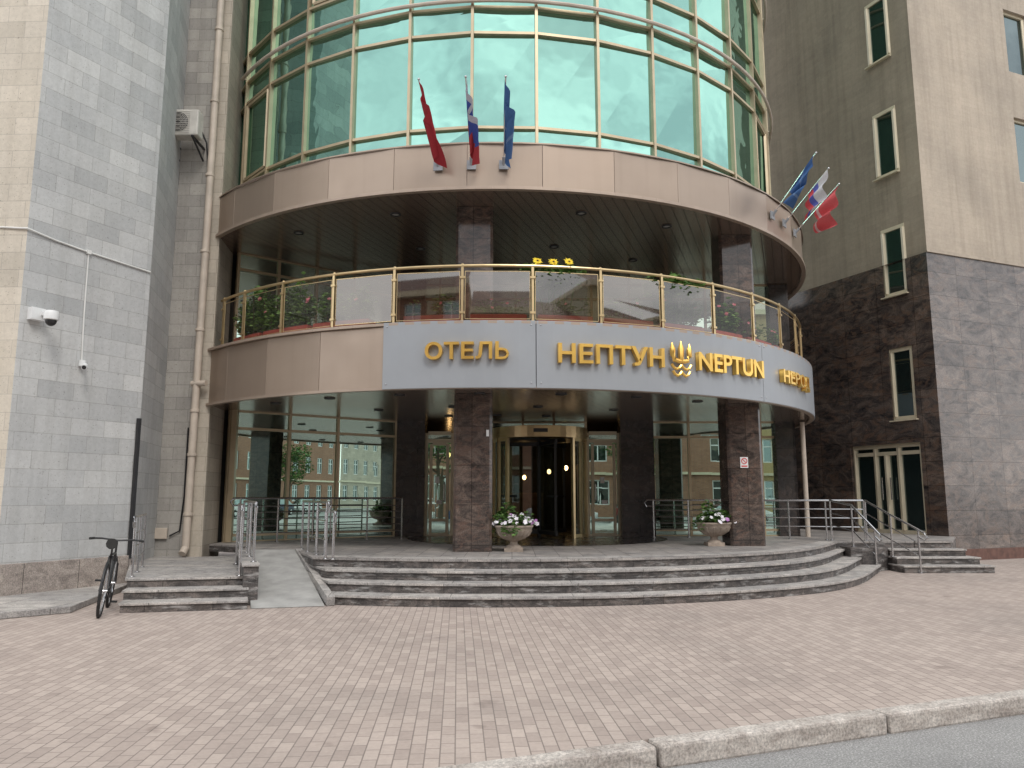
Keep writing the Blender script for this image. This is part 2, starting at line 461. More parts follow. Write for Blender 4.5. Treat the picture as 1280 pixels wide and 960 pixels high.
bd = MB(); band(RB, 7.15, 7.97, A_up, bd); bd.build('upper_band', 'band', H, bevel=.005)
bk = MB()
for (R, z0, z1) in ((RB-.06, 7.17, 7.955), (RB-.06, 3.53, 4.585)):
    pts = [pol(R, a*1.0) for a in range(-47, 120, 3)]
    for i in range(len(pts)-1):
        bk.face([(pts[i].x, pts[i].y, z0), (pts[i+1].x, pts[i+1].y, z0), (pts[i+1].x, pts[i+1].y, z1), (pts[i].x, pts[i].y, z1)])
bk.build('band_backing', 'dark', H)
cp = MB(); cp.lathe((CX, CY, 0), [(RB+.02, 7.975), (RB+.02, 8.0), (7.3, 8.03)], 96); cp.build('coping', 'band', H)
A_lo = [-47.6, -41.5, -32.2, -23, -13.8]
bl = MB(); band(RB, 3.5, 4.6, A_lo, bl); bl.build('lower_band', 'band', H, bevel=.005)
rm = MB()
pts = [pol(RB-.01, a) for a in [x*1.0 for x in range(-48, 116, 2)]]
for zz_, ww_, hh_ in ((3.475, .10, .05), (4.63, .14, .05), (7.12, .10, .06)):
    rm2 = [Vector((p.x, p.y, zz_)) for p in pts]
    for i in range(len(rm2)-1): rm.beam(rm2[i], rm2[i+1], ww_, hh_)
rm.build('band_rims', 'rim', H)
SG = empty('hotel_name_sign')
sg = MB()
def arcpanel(mb, R, a0, a1, z0, z1, th, st=2.0):
    n = max(1, int((a1-a0)/st)); A = [a0+(a1-a0)*i/n for i in range(n+1)]
    o = [pol(R, a) for a in A]; q = [pol(R-th, a) for a in reversed(A)]
    mb.prism([(p.x, p.y) for p in o+q], z0, z1)
for a0, a1 in ((-13.7, 5.36), (5.44, 40.86), (40.94, 75), (75.1, 112)):
    arcpanel(sg, RB+.06, a0, a1, 3.46, 4.66, .1)
sg.build('fascia_panels', 'sign', SG, bevel=.006)
def curved_text(body, a0, a1, z0, h, R, name, off=.020):
    cu = bpy.data.curves.new(name, 'FONT'); cu.body = body; cu.size = 1; cu.extrude = .05; cu.offset = off
    ob = bpy.data.objects.new(name, cu); sc.collection.objects.link(ob)
    bpy.context.view_layer.update()
    me = bpy.data.meshes.new_from_object(ob.evaluated_get(bpy.context.evaluated_depsgraph_get()))
    bpy.data.objects.remove(ob)
    xs = [v.co.x for v in me.vertices]; ys = [v.co.y for v in me.vertices]
    x0, x1, y0, y1 = min(xs), max(xs), min(ys), max(ys)
    for v in me.vertices:
        a = a0+(v.co.x-x0)/(x1-x0)*(a1-a0)
        zz = z0+(v.co.y-y0)/(y1-y0)*h
        v.co = pol(R+.06+v.co.z, a, zz)
    me.materials.clear(); me.materials.append(M['goldletter'])
    o2 = bpy.data.objects.new(name, me); sc.collection.objects.link(o2); o2.parent = SG
    return o2
RS = RB+.06
curved_text('ОТЕЛ', -8.1, .05, 3.95, .31, RS, 'letters_hotel')
curved_text('НЕПТУН', 8.0, 22.0, 3.90, .35, RS, 'letters_neptun_cyrillic')
curved_text('NEPTUN', 27.3, 40.0, 3.90, .35, RS, 'letters_neptun_latin')
curved_text('НЕВОД', 45.5, 56.5, 3.86, .33, RS, 'letters_side')
# soft sign built as strokes: vertical stem and a closed bowl
ss = MB()
s0 = .62
def sp(a, z): return pol(RS+.06, a, z)
ss.mbox(Matrix.Translation(sp(s0, 4.105)) @ Matrix.Rotation(radians(s0), 4, 'Z'), (.062, .1, .31))
bowl = [(s0+.1, 4.125), (s0+.75, 4.125), (s0+1.15, 4.10), (s0+1.3, 4.045), (s0+1.15, 3.99), (s0+.75, 3.967), (s0+.1, 3.967)]
for i in range(len(bowl)-1): ss.beam(sp(*bowl[i]), sp(*bowl[i+1]), .1, .042)
ss.build('letter_soft_sign', 'goldletter', SG)
lg = MB()
ac, rr = 24.6, RS+.08
def lp(dx, z): return pol(rr, ac+dx, z)
for s in (-1, 1):
    lg.tube([lp(s*1.35, 4.38), lp(s*1.28, 4.26), lp(s*1.28, 4.14), lp(s*1.0, 4.06), lp(s*.5, 4.04), lp(0, 4.04)], .045, 6, radii=[.008,.052,.046,.044,.044,.044])
    lg.tube([lp(s*1.55, 4.27), lp(s*1.28, 4.31), lp(s*1.02, 4.27)], .018, 5)
lg.tube([lp(0, 4.42), lp(0, 4.28), lp(0, 4.02)], .04, 6, radii=[.008,.056,.046])
lg.tube([lp(-.28, 4.28), lp(0, 4.33), lp(.28, 4.28)], .018, 5)
for z, w_ in ((3.92, 1.5), (3.80, 1.3)):
    for s in (-1, 1):
        lg.tube([lp(s*w_, z+.06), lp(s*w_*.8, z), lp(s*w_*.5, z-.03), lp(s*w_*.2, z), lp(0, z+.05)], .027, 6)
lg.build('trident_logo', 'goldletter', SG, True)
fx = MB()
for a0, a1 in ((-13.7, 5.3), (5.5, 40.8), (41.0, 75)):
    for a in (a0+.5, a1-.5):
        for z in (3.55, 4.58): fx.sphere(pol(RS+.002, a, z), .014, 6)
fx.build('fixing_screws', 'steel', SG)

ce = MB()
for z in (3.49, 7.13):
    ce.face([pol(RB-.06, a, z) for a in range(0, 360, 4)])
ce.build('slat_ceilings', 'ceil', H, recalc=False)
sl = MB()
sl.face([pol(RB-.07, a, 4.60) for a in range(0, 360, 4)])
sl.build('balcony_floor', 'floor', H, recalc=False)
dl, dr = MB(), MB()
for z, lst in ((3.49, [(7.3, -38), (7.3, -26), (7.3, -14), (7.3, -2), (7.3, 10), (7.3, 22), (7.3, 34), (7.3, 46), (5.2, -30), (5.2, -10), (5.2, 10), (5.2, 30), (3.4, -20), (3.4, 0), (3.4, 20)]),
               (7.13, [(7.1, -36), (7.1, -16), (7.1, 14), (7.1, 30), (7.1, 48), (5, -20), (5, 15), (5, 40), (3, -8)])):
    for R, a in lst:
        p = pol(R, a, z-.004)
        dl.lathe(p, [(.001, -.002), (.075, -.002)], 16)
        dr.lathe(p, [(.075, 0), (.075, -.02), (.105, -.018), (.11, .0)], 16)
dl.build('downlight_lenses', 'downlight', H, recalc=False); dr.build('downlight_rings', 'black', H, True)

co = MB()
for (x, y, rz) in ((-.72, 14.52, 0), (4.78, 16.15, 0)):
    for z0, z1 in ((.6, 3.485), (4.605, 7.125)):
        w = .355; c = .05
        pts = [(-w+c,-w), (w-c,-w), (w,-w+c), (w,w-c), (w-c,w), (-w+c,w), (-w,w-c), (-w,-w+c)]
        co.prism([(x+px, y+py) for px, py in pts], z0, z1)
co.build('granite_columns', 'granite_col', H)

LG0, LG1 = (-6.28, 17.05), (-2.98, 19.6)
YB = 19.8
f1, g1, f2 = MB(), MB(), MB()
Llg = (Vector(LG1)-Vector(LG0)).length
storefront(LG0, LG1, .6, 3.49, [Llg*.33, Llg*.62], [.75, 3.1], f1, g1)
storefront(LG0, LG1, 4.6, 7.13, [.95, 1.9, 2.9], [5.0, 6.75], f1, g1)
f1.box((-6.15, 17.0, 2.05), (.12, .12, 2.88))
storefront((3.6, YB), (7.2, YB), .6, 3.49, [.95, 1.9, 2.8], [.75, 3.1], f1, g1)
storefront((-1.5, YB), (-.52, YB), .6, 3.49, [], [3.1], f1, g1)
storefront((-.52, YB), (1.9, YB), 3.27, 3.49, [.8, 1.6], [], f1, g1)
storefront((-2.9, YB), (7.2, YB), 4.6, 7.13, [1, 2, 3, 4, 5, 6, 7, 8, 9], [6.75], f1, g1)
for x0, x1 in ((-2.2, -1.52), (1.93, 2.74)):
    storefront((x0, YB-.02), (x1, YB-.02), .6, 3.2, [], [3.0], f2, g1, .09, .14)
    xm0, xm1 = x0+.13, x1-.13
    storefront((xm0, YB-.06), (xm1, YB-.06), .64, 2.92, [], [1.0], f2, g1, .07, .06)
f1.build('storefront_frames', 'gold', H); f2.build('side_door_frames', 'cream_frame', H)
g1.build('storefront_glass', 'lobby', H, recalc=False)
pr = MB()
pr.box((-2.62, YB+.02, 2.045), (.8, .5, 2.89)); pr.box((3.17, YB-.1, 2.045), (.84, .5, 2.89))
pr.box((7.0, 20.0, 2.045), (.5, .7, 2.89)); pr.box((7.0, 20.0, 5.86), (.5, .7, 2.5)); pr.box((-2.62, YB+.05, 5.86), (.7, .5, 2.5))
pr.build('granite_piers', 'granite_dk', H)
hn = MB()
for x, z in ((-1.72, 1.7), (2.12, 1.7)): hn.tube([(x, YB-.12, z-.25), (x, YB-.17, z-.2), (x, YB-.17, z+.2), (x, YB-.12, z+.25)], .015, 6)
hn.build('door_handles', 'steel', H, True)
st = MB()
for x in (-1.9, 2.3):
    st.box((x, YB-.105, 2.0), (.1, .004, .16)); st.box((x+.05, YB-.105, 1.45), (.14, .004, .1))
st.build('door_stickers', 'white', H)
it = MB()
it.face([(-6.6,26,.59), (7.3,26,.59), (7.3,26,7.2), (-6.6,26,7.2)])
it.face([(7.22,19.8,.5), (7.22,26,.5), (7.22,26,7.2), (7.22,19.8,7.2)])
it.face([(-6.45,17,.5), (-6.45,26,.5), (-6.45,26,7.2), (-6.45,17,7.2)])
it.build('interior_walls', 'dark', H, recalc=False)
lm = MB()
for p in ((1.15, 24, 2.35), (1.75, 25, 2.5), (-2.0, 24.5, 2.9), (.4, 25.2, 2.2)): lm.sphere(p, .06, 10, 1.3)
lm.build('lobby_lamps', 'lamp', H, True)
inn = MB()
inn.box((.2, 25, 1.15), (1.6, .6, 1.1)); inn.box((-1.4, 24, 1.6), (.5, .5, 2.0)); inn.box((2.2, 24.4, 1.6), (.3, .3, 2.0))
for x in (-5, -3.5, 5): inn.box((x, 22, 1.0), (.8, .8, .7)); inn.box((x, 22.4, 1.4), (.8, .15, .6))
inn.build('lobby_furniture', 'terra', H, bevel=.03)

RV = empty('revolving_door')
rc = Vector((.68, 19.45, 0)); rR = 1.18
def rp(a, z, r=rR): a = radians(a); return Vector((rc.x+r*sin(a), rc.y-r*cos(a), z))
v1, v2, v3 = MB(), MB(), MB()
v1.lathe((rc.x, rc.y, 0), [(rR-.08, 3.0), (rR+.05, 3.0), (rR+.05, 3.27), (rR-.1, 3.29), (.01, 3.30)], 48)
v1.lathe((rc.x, rc.y, 0), [(rR+.055, 3.08), (rR+.075, 3.08), (rR+.075, 3.11), (rR+.055, 3.11)], 48)
for s in (-1, 1):
    A = [s*a for a in (42, 58, 74, 90)]
    for a in A: v1.mbox(Matrix.Translation(rp(a, 1.8)) @ Matrix.Rotation(radians(a), 4, 'Z'), (.07, .07, 2.4))
    for i in range(3):
        v3.face([rp(A[i], .62), rp(A[i+1], .62), rp(A[i+1], 3.0), rp(A[i], 3.0)])
        for z in (.66, 2.96): v1.beam(rp(A[i], z), rp(A[i+1], z), .06, .08)
v1.build('drum', 'goldtrim', RV)
ctop = MB(); ctop.lathe((rc.x, rc.y, 0), [(.001, 2.985), (rR-.05, 2.985)], 32); ctop.build('drum_soffit', 'black', RV)
for k in range(3):
    a = 20+120*k; e = rp(a, 0, rR-.06)
    c = Vector((rc.x, rc.y, 0))
    for z in (.72, 2.9): v2.beam(c+Vector((0,0,z)), e+Vector((0,0,z)), .05, .1)
    ed = c*.06+e*.94
    v2.beam(ed+Vector((0,0,.68)), ed+Vector((0,0,2.95)), .06, .06)
    v2.beam(c.lerp(e, .5)+Vector((0,0,1.6)), e+Vector((0,0,1.6)), .03, .05)
    v3.face([c+Vector((0,0,.7)), e+Vector((0,0,.7)), e+Vector((0,0,2.9)), c+Vector((0,0,2.9))])
v2.tube([(rc.x, rc.y, .6), (rc.x, rc.y, 3.0)], .05, 10)
v2.build('wings', 'black', RV); v3.build('wing_glass', 'doorglass', RV, recalc=False)
v4 = MB(); v4.box((rc.x, 18.21, 3.15), (.34, .03, .09)); v4.build('sensor_bar', 'black', RV)
mt = MB(); mt.lathe((.6, 18.9, .604), [(.001, 0), (3.1, 0)], 64); mt.build('entrance_paving', 'granite_dk', H)

BR = empty('balcony_railing')
PA = [-46, -39.8, -31.0, -22.0, -13.0, -3.9, 5.2, 14.3, 23.4, 32.5, 41.6, 50.7, 59.8, 69, 78, 87, 96]
RR = 7.98
ps, pg, pgc = MB(), MB(), MB()
for a in PA:
    ps.mbox(Matrix.Translation(pol(RR, a, 5.15)) @ Matrix.Rotation(radians(a), 4, 'Z'), (.045, .05, 1.1))
    for z in (4.85, 5.5): ps.mbox(Matrix.Translation(pol(RR+.03, a, z)) @ Matrix.Rotation(radians(a), 4, 'Z'), (.09, .03, .04))
    ps.sphere(pol(RR, a, 5.74), .03, 8)
ps.tube([pol(RR, a*1.0, 5.72) for a in range(-47, 98, 2)], .03, 10)
for i in range(len(PA)-1):
    a0, a1 = PA[i]+.35, PA[i+1]-.35
    q = [pol(RR, a0, 4.74), pol(RR, a1, 4.74), pol(RR, a1, 5.62), pol(RR, a0, 5.62)]
    (pgc if i < 3 or i > 8 else pg).face(q)
    for k in range(4): ps.beam(q[k], q[(k+1) % 4], .010, .012)
ps.build('posts_and_rail', 'goldtrim', BR); pg.build('glass_panels', 'railglass', BR, recalc=False); pgc.build('clear_glass_panels', 'railglass_c', BR, recalc=False)

# ------------------------------------------------------------------ plants
def leaves(mb, c, rad, n, size):
    c = Vector(c)
    for _ in range(n):
        while True:
            d = Vector((random.uniform(-1,1), random.uniform(-1,1), random.uniform(-1,1)))
            if .25 < d.length < 1: break
        p = c + Vector((d.x*rad[0], d.y*rad[1], d.z*rad[2]))
        s = size*random.uniform(.6, 1.3)
        m = Matrix.Rotation(random.uniform(0, 2*pi), 3, 'Z') @ Matrix.Rotation(random.uniform(-1.1, 1.1), 3, 'X')
        l = [(-.5,0,0), (0,-.28,.06), (.55,0,-.05), (0,.28,.06)]
        mb.face([p + m @ (Vector(q)*s) for q in l])
def blossom(tgt, c, s, t=None):
    nn = Vector((random.uniform(-.4,.4), -0.8, random.uniform(.2,.8))).normalized(); u = nn.cross(Vector((0,0,1))).normalized(); w = nn.cross(u)
    for j in range(5):
        th = 2*pi*j/5; d = u*cos(th)+w*sin(th); q = u*-sin(th)+w*cos(th)
        tgt.face([c, c+d*s*.7-q*s*.55, c+d*s*1.15+nn*.006, c+d*s*.7+q*s*.55])
for a0, a1 in ((-44, -37), (-36, -27), (-26, -17), (-12, -4), (-3, 4.5), (6, 13.5), (15, 22.5), (24, 31.5), (33, 40), (41.5, 49), (50.5, 58)):
    e = empty('balcony_planter')
    b = MB(); R = 7.72
    arcpanel(b, R+.15, a0, a1, 4.602, 4.85, .3, 2); b.build('trough', 'redbox', e, bevel=.01)
    s = MB(); arcpanel(s, R+.12, a0+.2, a1-.2, 4.84, 4.87, .24, 2); s.build('soil', 'soil', e)
    mb, sm, fl = MB(), MB(), MB()
    if a0 < -25 or a0 in (24, 33):
        big = a0 < -28
        for k in range(20 if a0 < 0 else 9):
            a = random.uniform(a0+.5, a1-.5); h = random.uniform(.35, 1.0 if big else .72)
            p = pol(R+random.uniform(-.10,.10), a, 4.87)
            sm.tube([p, p+Vector((random.uniform(-.08,.08), 0, h))], .007, 5)
            leaves(mb, p+Vector((0,0,h*.55)), (.18, .14, h*.55), 95, .1)
            if random.random() < .25: blossom(fl, p+Vector((.05,-.16,h*.8)), .04)
    else:
        for k in range(6):
            a = random.uniform(a0+.5, a1-.5); h = random.uniform(.08, .3)
            p = pol(R, a, 4.87)
            sm.tube([p, p+Vector((0, 0, h))], .006, 5)
            leaves(mb, p+Vector((0,0,h*.8)), (.17, .1, h*.8), 40, .08)
            if random.random() < .4: blossom(fl, p+Vector((0,-.1,h+.03)), .03)
    if not fl.v: blossom(fl, p+Vector((0,-.1,.1)), .03)
    mb.build('leaves', 'leafb', e, recalc=False); sm.build('stems', 'bark', e); fl.build('blossoms', 'petr', e, recalc=False)
def sunflower(name, a, zt, R=7.75, yellow=True, n=3, step=2.4):
    e = empty(name); mb, sm, fl, ct = MB(), MB(), MB(), MB()
    for k in range(n):
        b = pol(R, a+random.uniform(-.6,.6), 4.87); t = pol(R+.20, a+(k-(n-1)/2)*step+random.uniform(-.3,.3), zt+random.uniform(-.04,.05))
        mid = b.lerp(t, .6)+Vector((.02,0,.04))
        sm.tube([b, mid, t+Vector((0,.03,0))], .012, 6)
        for j in range(10):
            q = b.lerp(t, .6+.036*j)
            leaves(mb, q+Vector((0,.05,.0)), (.17,.10,.05), 7, .16)
        if yellow:
            nrm = Vector((random.uniform(-.6,.4), -1, random.uniform(.1,.7))).normalized()
            u = nrm.cross(Vector((0,0,1))).normalized(); w = nrm.cross(u)
            for ring, rs in ((0, 1.0), (.2, .75)):
                for j in range(13):
                    th = 2*pi*(j+ring*2)/13; d = u*cos(th)+w*sin(th); s = u*-sin(th)+w*cos(th)
                    c0 = t+nrm*(.02+ring*.05); pr_ = random.uniform(.7, 1.15)
                    fl.face([c0+d*.01-s*.012, c0+d*.055*rs-s*.018, c0+d*.105*rs*pr_+nrm*random.uniform(-.02,.02), c0+d*.055*rs+s*.018, c0+d*.01+s*.012])
            ct.sphere(t+nrm*.02, .022, 8)
    mb.build('leaves', 'leafb', e, recalc=False); sm.build('stems', 'leafd', e)
    if yellow: fl.build('petals', 'pety', e, recalc=False); ct.build('flower_heads', 'soil', e)
sunflower('sunflower', 5.9, 5.80, n=1)
sunflower('sunflower', 8.8, 5.83, n=2, step=2.0)
sunflower('potted_plant', 7, 5.76, yellow=False, n=3)
sunflower('potted_plant', 10, 5.78, yellow=False, n=2)
sunflower('potted_plant', 27.5, 5.84, yellow=False, n=3)
sunflower('potted_plant', 24.5, 5.76, yellow=False, n=3)

def urn(x, y):
    e = empty('stone_urn_planter')
    b = MB()
    b.box((x, y, .635), (.34, .34, .07))
    b.lathe((x, y, .67), [(.15, 0), (.13, .03), (.075, .06), (.07, .1), (.1, .13), (.2, .165), (.29, .23), (.33, .31), (.345, .36), (.36, .37), (.36, .40), (.32, .40), (.30, .36), (.01, .35)], 28)
    b.build('bowl', 'urn', e, True)
    rb = MB()
    for j in range(14):
        t = 2*pi*j/14
        rb.tube([(x+r*cos(t), y+r*sin(t), .67+z) for r, z in ((.11,.135), (.205,.17), (.295,.235), (.333,.31))], .013, 5)
    rb.build('gadroons', 'urn', e, True)
    mb, fw, fp_ = MB(), MB(), MB()
    for k in range(12):
        c = (x+random.uniform(-.26,.26), y+random.uniform(-.22,.22), 1.1+random.uniform(0,.14))
        leaves(mb, c, (.15,.13,.12), 48, .085)
    leaves(mb, (x-.1, y, 1.34), (.15, .12, .18), 60, .1)
    for k in range(9):
        t = random.uniform(0, 2*pi)
        leaves(mb, (x+.37*cos(t), y+.37*sin(t), 1.0), (.08,.08,.12), 24, .07)
    for k in range(48):
        t = random.uniform(0, 2*pi); r = random.uniform(.1, .44)
        c = Vector((x+.05+r*cos(t), y+r*sin(t)*.95, 1.26-r*.42+random.uniform(-.04,.06)))
        blossom(fw if random.random() < .85 else fp_, c, random.uniform(.028, .045))
    mb.build('leaves', 'leaf', e, recalc=False); fw.build('white_flowers', 'petw', e, recalc=False); fp_.build('purple_flowers', 'petp', e, recalc=False)
urn(.03, 14.35); urn(4.12, 15.95)

# ------------------------------------------------------------------ steps and platforms
def smooth(t): t = max(0, min(1, t)); return t*t*(3-2*t)
def Rr(R, a): return R - .5*smooth((a-32)/26)*(1 if R > 9 else .6)
E = empty('entrance_steps')
Lx0, Ly0, Lx1, Ly1 = -2.72, 11.55, -4.08, 14.8
def linex(y): return Lx0+(Lx1-Lx0)*(y-Ly0)/(Ly1-Ly0)
for k in range(4):
    R = 9.9-.35*k; z1 = .15*(k+1)
    arc = []
    a = -30
    while a <= 62:
        p = pol(Rr(R, a), a)
        if p.x > linex(p.y)+.001: arc.append((p.x, p.y))
        a += 1.5
    if k < 3: rest = [(7.6, 18.2), (-3.2, 18.2), (linex(13.6)+.0, 13.6)]
    else: rest = [(7.5, 17.52), (9.0, 17.52), (9.0, 19.79), (-6.38, 19.79), (-6.38, 16.5), (-5.22, 15.8), (-5.22, 14.8), (-4.08, 14.8)]
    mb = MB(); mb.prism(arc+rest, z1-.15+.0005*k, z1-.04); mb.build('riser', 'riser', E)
    arc2 = []
    a = -30
    while a <= 62:
        p = pol(Rr(R+.03, a), a)
        if p.x > linex(p.y)-.01: arc2.append((p.x, p.y))
        a += 1.5
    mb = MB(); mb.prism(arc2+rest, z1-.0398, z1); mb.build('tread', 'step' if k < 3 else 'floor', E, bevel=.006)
ns = MB()
AA = [x*1.5 for x in range(-15, 42) if pol(Rr(8.88, x*1.5), x*1.5).x > linex(pol(Rr(8.88, x*1.5), x*1.5).y)]
arcs = [pol(Rr(8.87, a), a, .604) for a in AA]; arci = [pol(Rr(8.5, a), a, .604) for a in AA]
for i in range(len(arcs)-1):
    ns.face([arcs[i], arcs[i+1], arci[i+1], arci[i]])
ns.build('edge_slabs', 'step', E, recalc=False)
lf = MB(); lf.face([(-6.6,19.8,.598), (7.3,19.8,.598), (7.3,26,.598), (-6.6,26,.598)]); lf.build('lobby_floor', 'granite_dk', H, recalc=False)

E2 = empty('side_entrance_steps')
mb = MB(); mb.prism([(9.002, 17.5), (9.8, 17.5), (11.0, 19.4), (8.5, 25.5), (7.4, 25.5), (7.4, 19.8), (9.002, 19.8)], 0, .565); mb.build('platform_body', 'riser', E2)
mb = MB(); mb.prism([(9.002, 17.47), (9.83, 17.47), (11.0, 19.4), (8.5, 25.5), (7.4, 25.5), (7.4, 19.8), (9.002, 19.8)], .566, .601); mb.build('platform_top', 'floor', E2)
for k, z1 in ((1, .45), (2, .30), (3, .15)):
    x0, x1, y0 = 8.3-.02*k, 9.83+.1*k, 17.5-.33*k
    mb = MB(); mb.prism([(x0, y0), (x1, y0), (x1, 17.9+.2*k), (x0, 17.9)], 0, z1-.035); mb.build('riser', 'riser', E2)
    mb = MB(); mb.prism([(x0-.02, y0-.025), (x1+.025, y0-.025), (x1+.025, 17.9+.2*k), (x0-.02, 17.9)], z1-.0345, z1); mb.build('tread', 'step', E2, bevel=.006)
mb = MB(); mb.prism([(7.3, 16.9), (7.75, 16.75), (8.25, 17.2), (8.25, 17.9), (7.3, 17.9)], 0, .5); mb.build('side_block', 'riser', E2)

RM = empty('wheelchair_ramp')
mb = MB()
P0, P1, P2, P3 = (-3.74, 11.35, .006), (-2.74, 11.6, .006), (-4.085, 14.8, .6), (-5.0, 14.8, .6)
mb.face([P0, P1, P2, P3]); mb.face([(-3.74,11.35,0), P0, P3, (-5.0,14.8,0)])
mb.build('ramp_surface', 'conc', RM, recalc=False)
mb = MB(); mb.beam((-2.66, 11.62, .07), (-4.02, 14.75, .56), .12, .14)
mb.build('ramp_edge', 'step', RM, bevel=.01)
mb = MB(); mb.prism([(-3.78, 11.75), (-3.98, 11.68), (-5.2, 14.8), (-5.0, 14.8)], 0, .56); mb.build('ramp_wall', 'riser', RM, bevel=.008)
mb = MB(); mb.prism([(-3.755, 11.72), (-4.0, 11.65), (-5.22, 14.8), (-4.98, 14.8)], .5605, .6); mb.build('ramp_wall_cap', 'step', RM, bevel=.008)
LS = empty('side_steps')
for k, z1 in ((0, .13), (1, .26), (2, .39)):
    y = .36*k
    f = [(-5.42-.14*k, 10.95+y), (-3.78-.12*k, 11.3+y)]
    back = [(-5.2, 15.9), (-6.4 if k < 2 else -7.9, 15.9), (-7.0, 14.4)] if k == 2 else [(-4.6, 13.6), (-6.2, 13.4)]
    mb = MB(); mb.prism([f[0], f[1]]+back, 0, z1-.035); mb.build('riser', 'riser', LS)
    f2_ = [(f[0][0]-.02, f[0][1]-.025), (f[1][0]+.02, f[1][1]-.025)]
    mb = MB(); mb.prism(f2_+back, z1-.0345, z1); mb.build('tread', 'step', LS, bevel=.006)

def handrail(pts, h=.9, bars=(.3, .6), r=.021, name='handrail', hook=True):
    e = empty(name); mb = MB(); pts = [Vector(p) for p in pts]
    for p in pts:
        mb.tube([p, p+Vector((0,0,h))], r, 8)
        mb.lathe(p, [(.05, 0), (.05, .012), (.02, .02)], 10)
    up = Vector((0,0,h))
    mb.tube([p+up for p in pts], r*1.1, 8)
    for b in bars: mb.tube([p+Vector((0,0,b)) for p in pts], r*.6, 6)
    if hook:
        d = (pts[0]-pts[1]).normalized()
        mb.tube([pts[0]+up, pts[0]+up+d*.16, pts[0]+up+d*.22-Vector((0,0,.07)), pts[0]+up+d*.16-Vector((0,0,.15)), pts[0]+up-Vector((0,0,.15))], r*.9, 8)
    mb.build('tubes', 'steel', e, True)
handrail([(-3.95,12.0,.6), (-4.35,13.0,.6), (-4.72,13.95,.6), (-5.08,14.75,.6)])
handrail([(-4.12,11.9,.4), (-4.5,13.0,.4), (-4.9,13.95,.4)], h=1.05)
handrail([(-2.98,12.55,.6), (-3.34,13.4,.6), (-3.7,14.2,.6), (-4.0,14.9,.6)])
handrail([(-2.84,12.45,.6), (-3.2,13.4,.6), (-3.55,14.2,.6)], h=.75, bars=())
handrail([(-5.72,11.85,.39), (-6.0,12.6,.39), (-6.35,13.5,.39)], bars=(.25,.45,.65))
handrail([(-5.85,16.75,.6), (-5.2,17.3,.6), (-4.55,17.8,.6), (-4.2,18.05,.6), (-3.4,18.3,.6), (-2.62,18.55,.6)], bars=(.2,.35,.5,.65,.78), h=.95)
handrail([(3.45,19.0,.6), (4.3,19.0,.6), (5.2,19.0,.6)], bars=(.2,.35,.5,.65,.78), h=.9)
handrail([(5.75,18.6,.6), (6.5,18.3,.6), (7.25,18.0,.6), (8.0,17.7,.6)], bars=(.3,.5,.7))
handrail([(8.55,16.45,0), (8.25,17.0,.3), (8.0,17.62,.6)], bars=(.35,.62))
handrail([(7.75,16.7,.0), (7.5,17.2,.5), (7.3,17.85,.6)], bars=(.35,.62))

# ------------------------------------------------------------------ left buildings
LB = empty('limestone_building')
Pa, Pb = (-7.88, 12.0), (-6.80, 14.0)
m = MB(); wall(Pa, Pb, 0, 26, [], .1, m); wall(Pb, (-7.35, 16.3), 0, 26, [], .1, m); m.build('grey_wall', 'lime', LB, recalc=False)
m = MB(); wall((-24, 12.6), Pa, 0, 26, [], .1, m); m.build('cream_wall', 'cream', LB, recalc=False)
m = MB(); m.prism([(-24,12.7), (-7.9,12.1), (-6.9,14.05), (-7.4,16.3), (-24,16.3)], 25.9, 26.2); m.build('roof', 'lime2', LB)
d = (Vector(Pb)-Vector(Pa)).normalized(); n = Vector((d.y, -d.x))
m = MB()
A = Vector(Pa)+n*.07-d*.05; B = Vector(Pb)+n*.07+d*.06
m.prism([(A.x, A.y), (B.x, B.y), (Pb[0]-.5, Pb[1]), (Pa[0]-.5, Pa[1]+.3)], 0, .56)
m.prism([(-24, 12.52), (A.x-.003, A.y), (-7.9, 12.3), (-24, 12.9)], 0, .56)
m.build('plinth', 'plinth', LB, bevel=.01)
m = MB(); m.box((-6.79, 13.93, 1.75), (.06, .06, 2.5), radians(60)); m.build('corner_cable_duct', 'black', LB)
lp_ = MB(); lp_.prism([(-12,10.3), (-6.75,10.35), (-6.1,10.95), (-6.72,13.98), (-7.88,12.0), (-12,12.2)], 0, .09); lp_.build('stone_apron', 'step', bevel=.01)

m = MB(); wall((-14, 15.9), (-6.3, 15.9), 0, 26, [], .1, m); m.build('link_wall', 'lime2', H, recalc=False)
m = MB(); wall((-6.3, 15.9), (-6.47, 17.3), 0, 26, [], .1, m)
wall((-6.47, 17.3), (-8.5, 22), 0, 26, [], .1, m); m.build('return_wall', 'creamstrip', H, recalc=False)
m = MB(); m.prism([(-6.62, 15.84), (-6.27, 15.84), (-6.27, 15.92), (-6.62, 15.92)], 0.39, 26); m.build('pilaster', 'creamstrip', H)

DP = empty('drainpipe')
m = MB()
m.tube([(-6.55, 15.72, .55), (-6.53, 15.72, 3.2), (-6.5, 15.72, 7.2), (-6.46, 15.72, 26)], .075, 12)
m.tube([(-6.55, 15.72, .58), (-6.56, 15.6, .46)], .075, 12)
for z in (1.2, 2.4, 3.3, 5.0, 6.7, 8.4, 10.1, 11.8, 13.5): m.lathe((-6.545+.0045*z, 15.72, z), [(.078,0), (.095,.01), (.095,.06), (.078,.07)], 12)
m.tube([(-6.62, 15.72, 3.9), (-6.3, 15.65, 3.9)], .06, 10)
m.build('pipe', 'pipe', DP, True)
m = MB(); m.tube([(-6.95, 15.86, .8), (-6.75, 15.86, .9), (-6.7, 15.86, 1.6), (-6.7, 15.86, 3.0)], .018, 6); m.tube([(-7.55,15.87,3), (-7.5,15.87,12)], .02, 6); m.build('cables', 'black', DP, True)
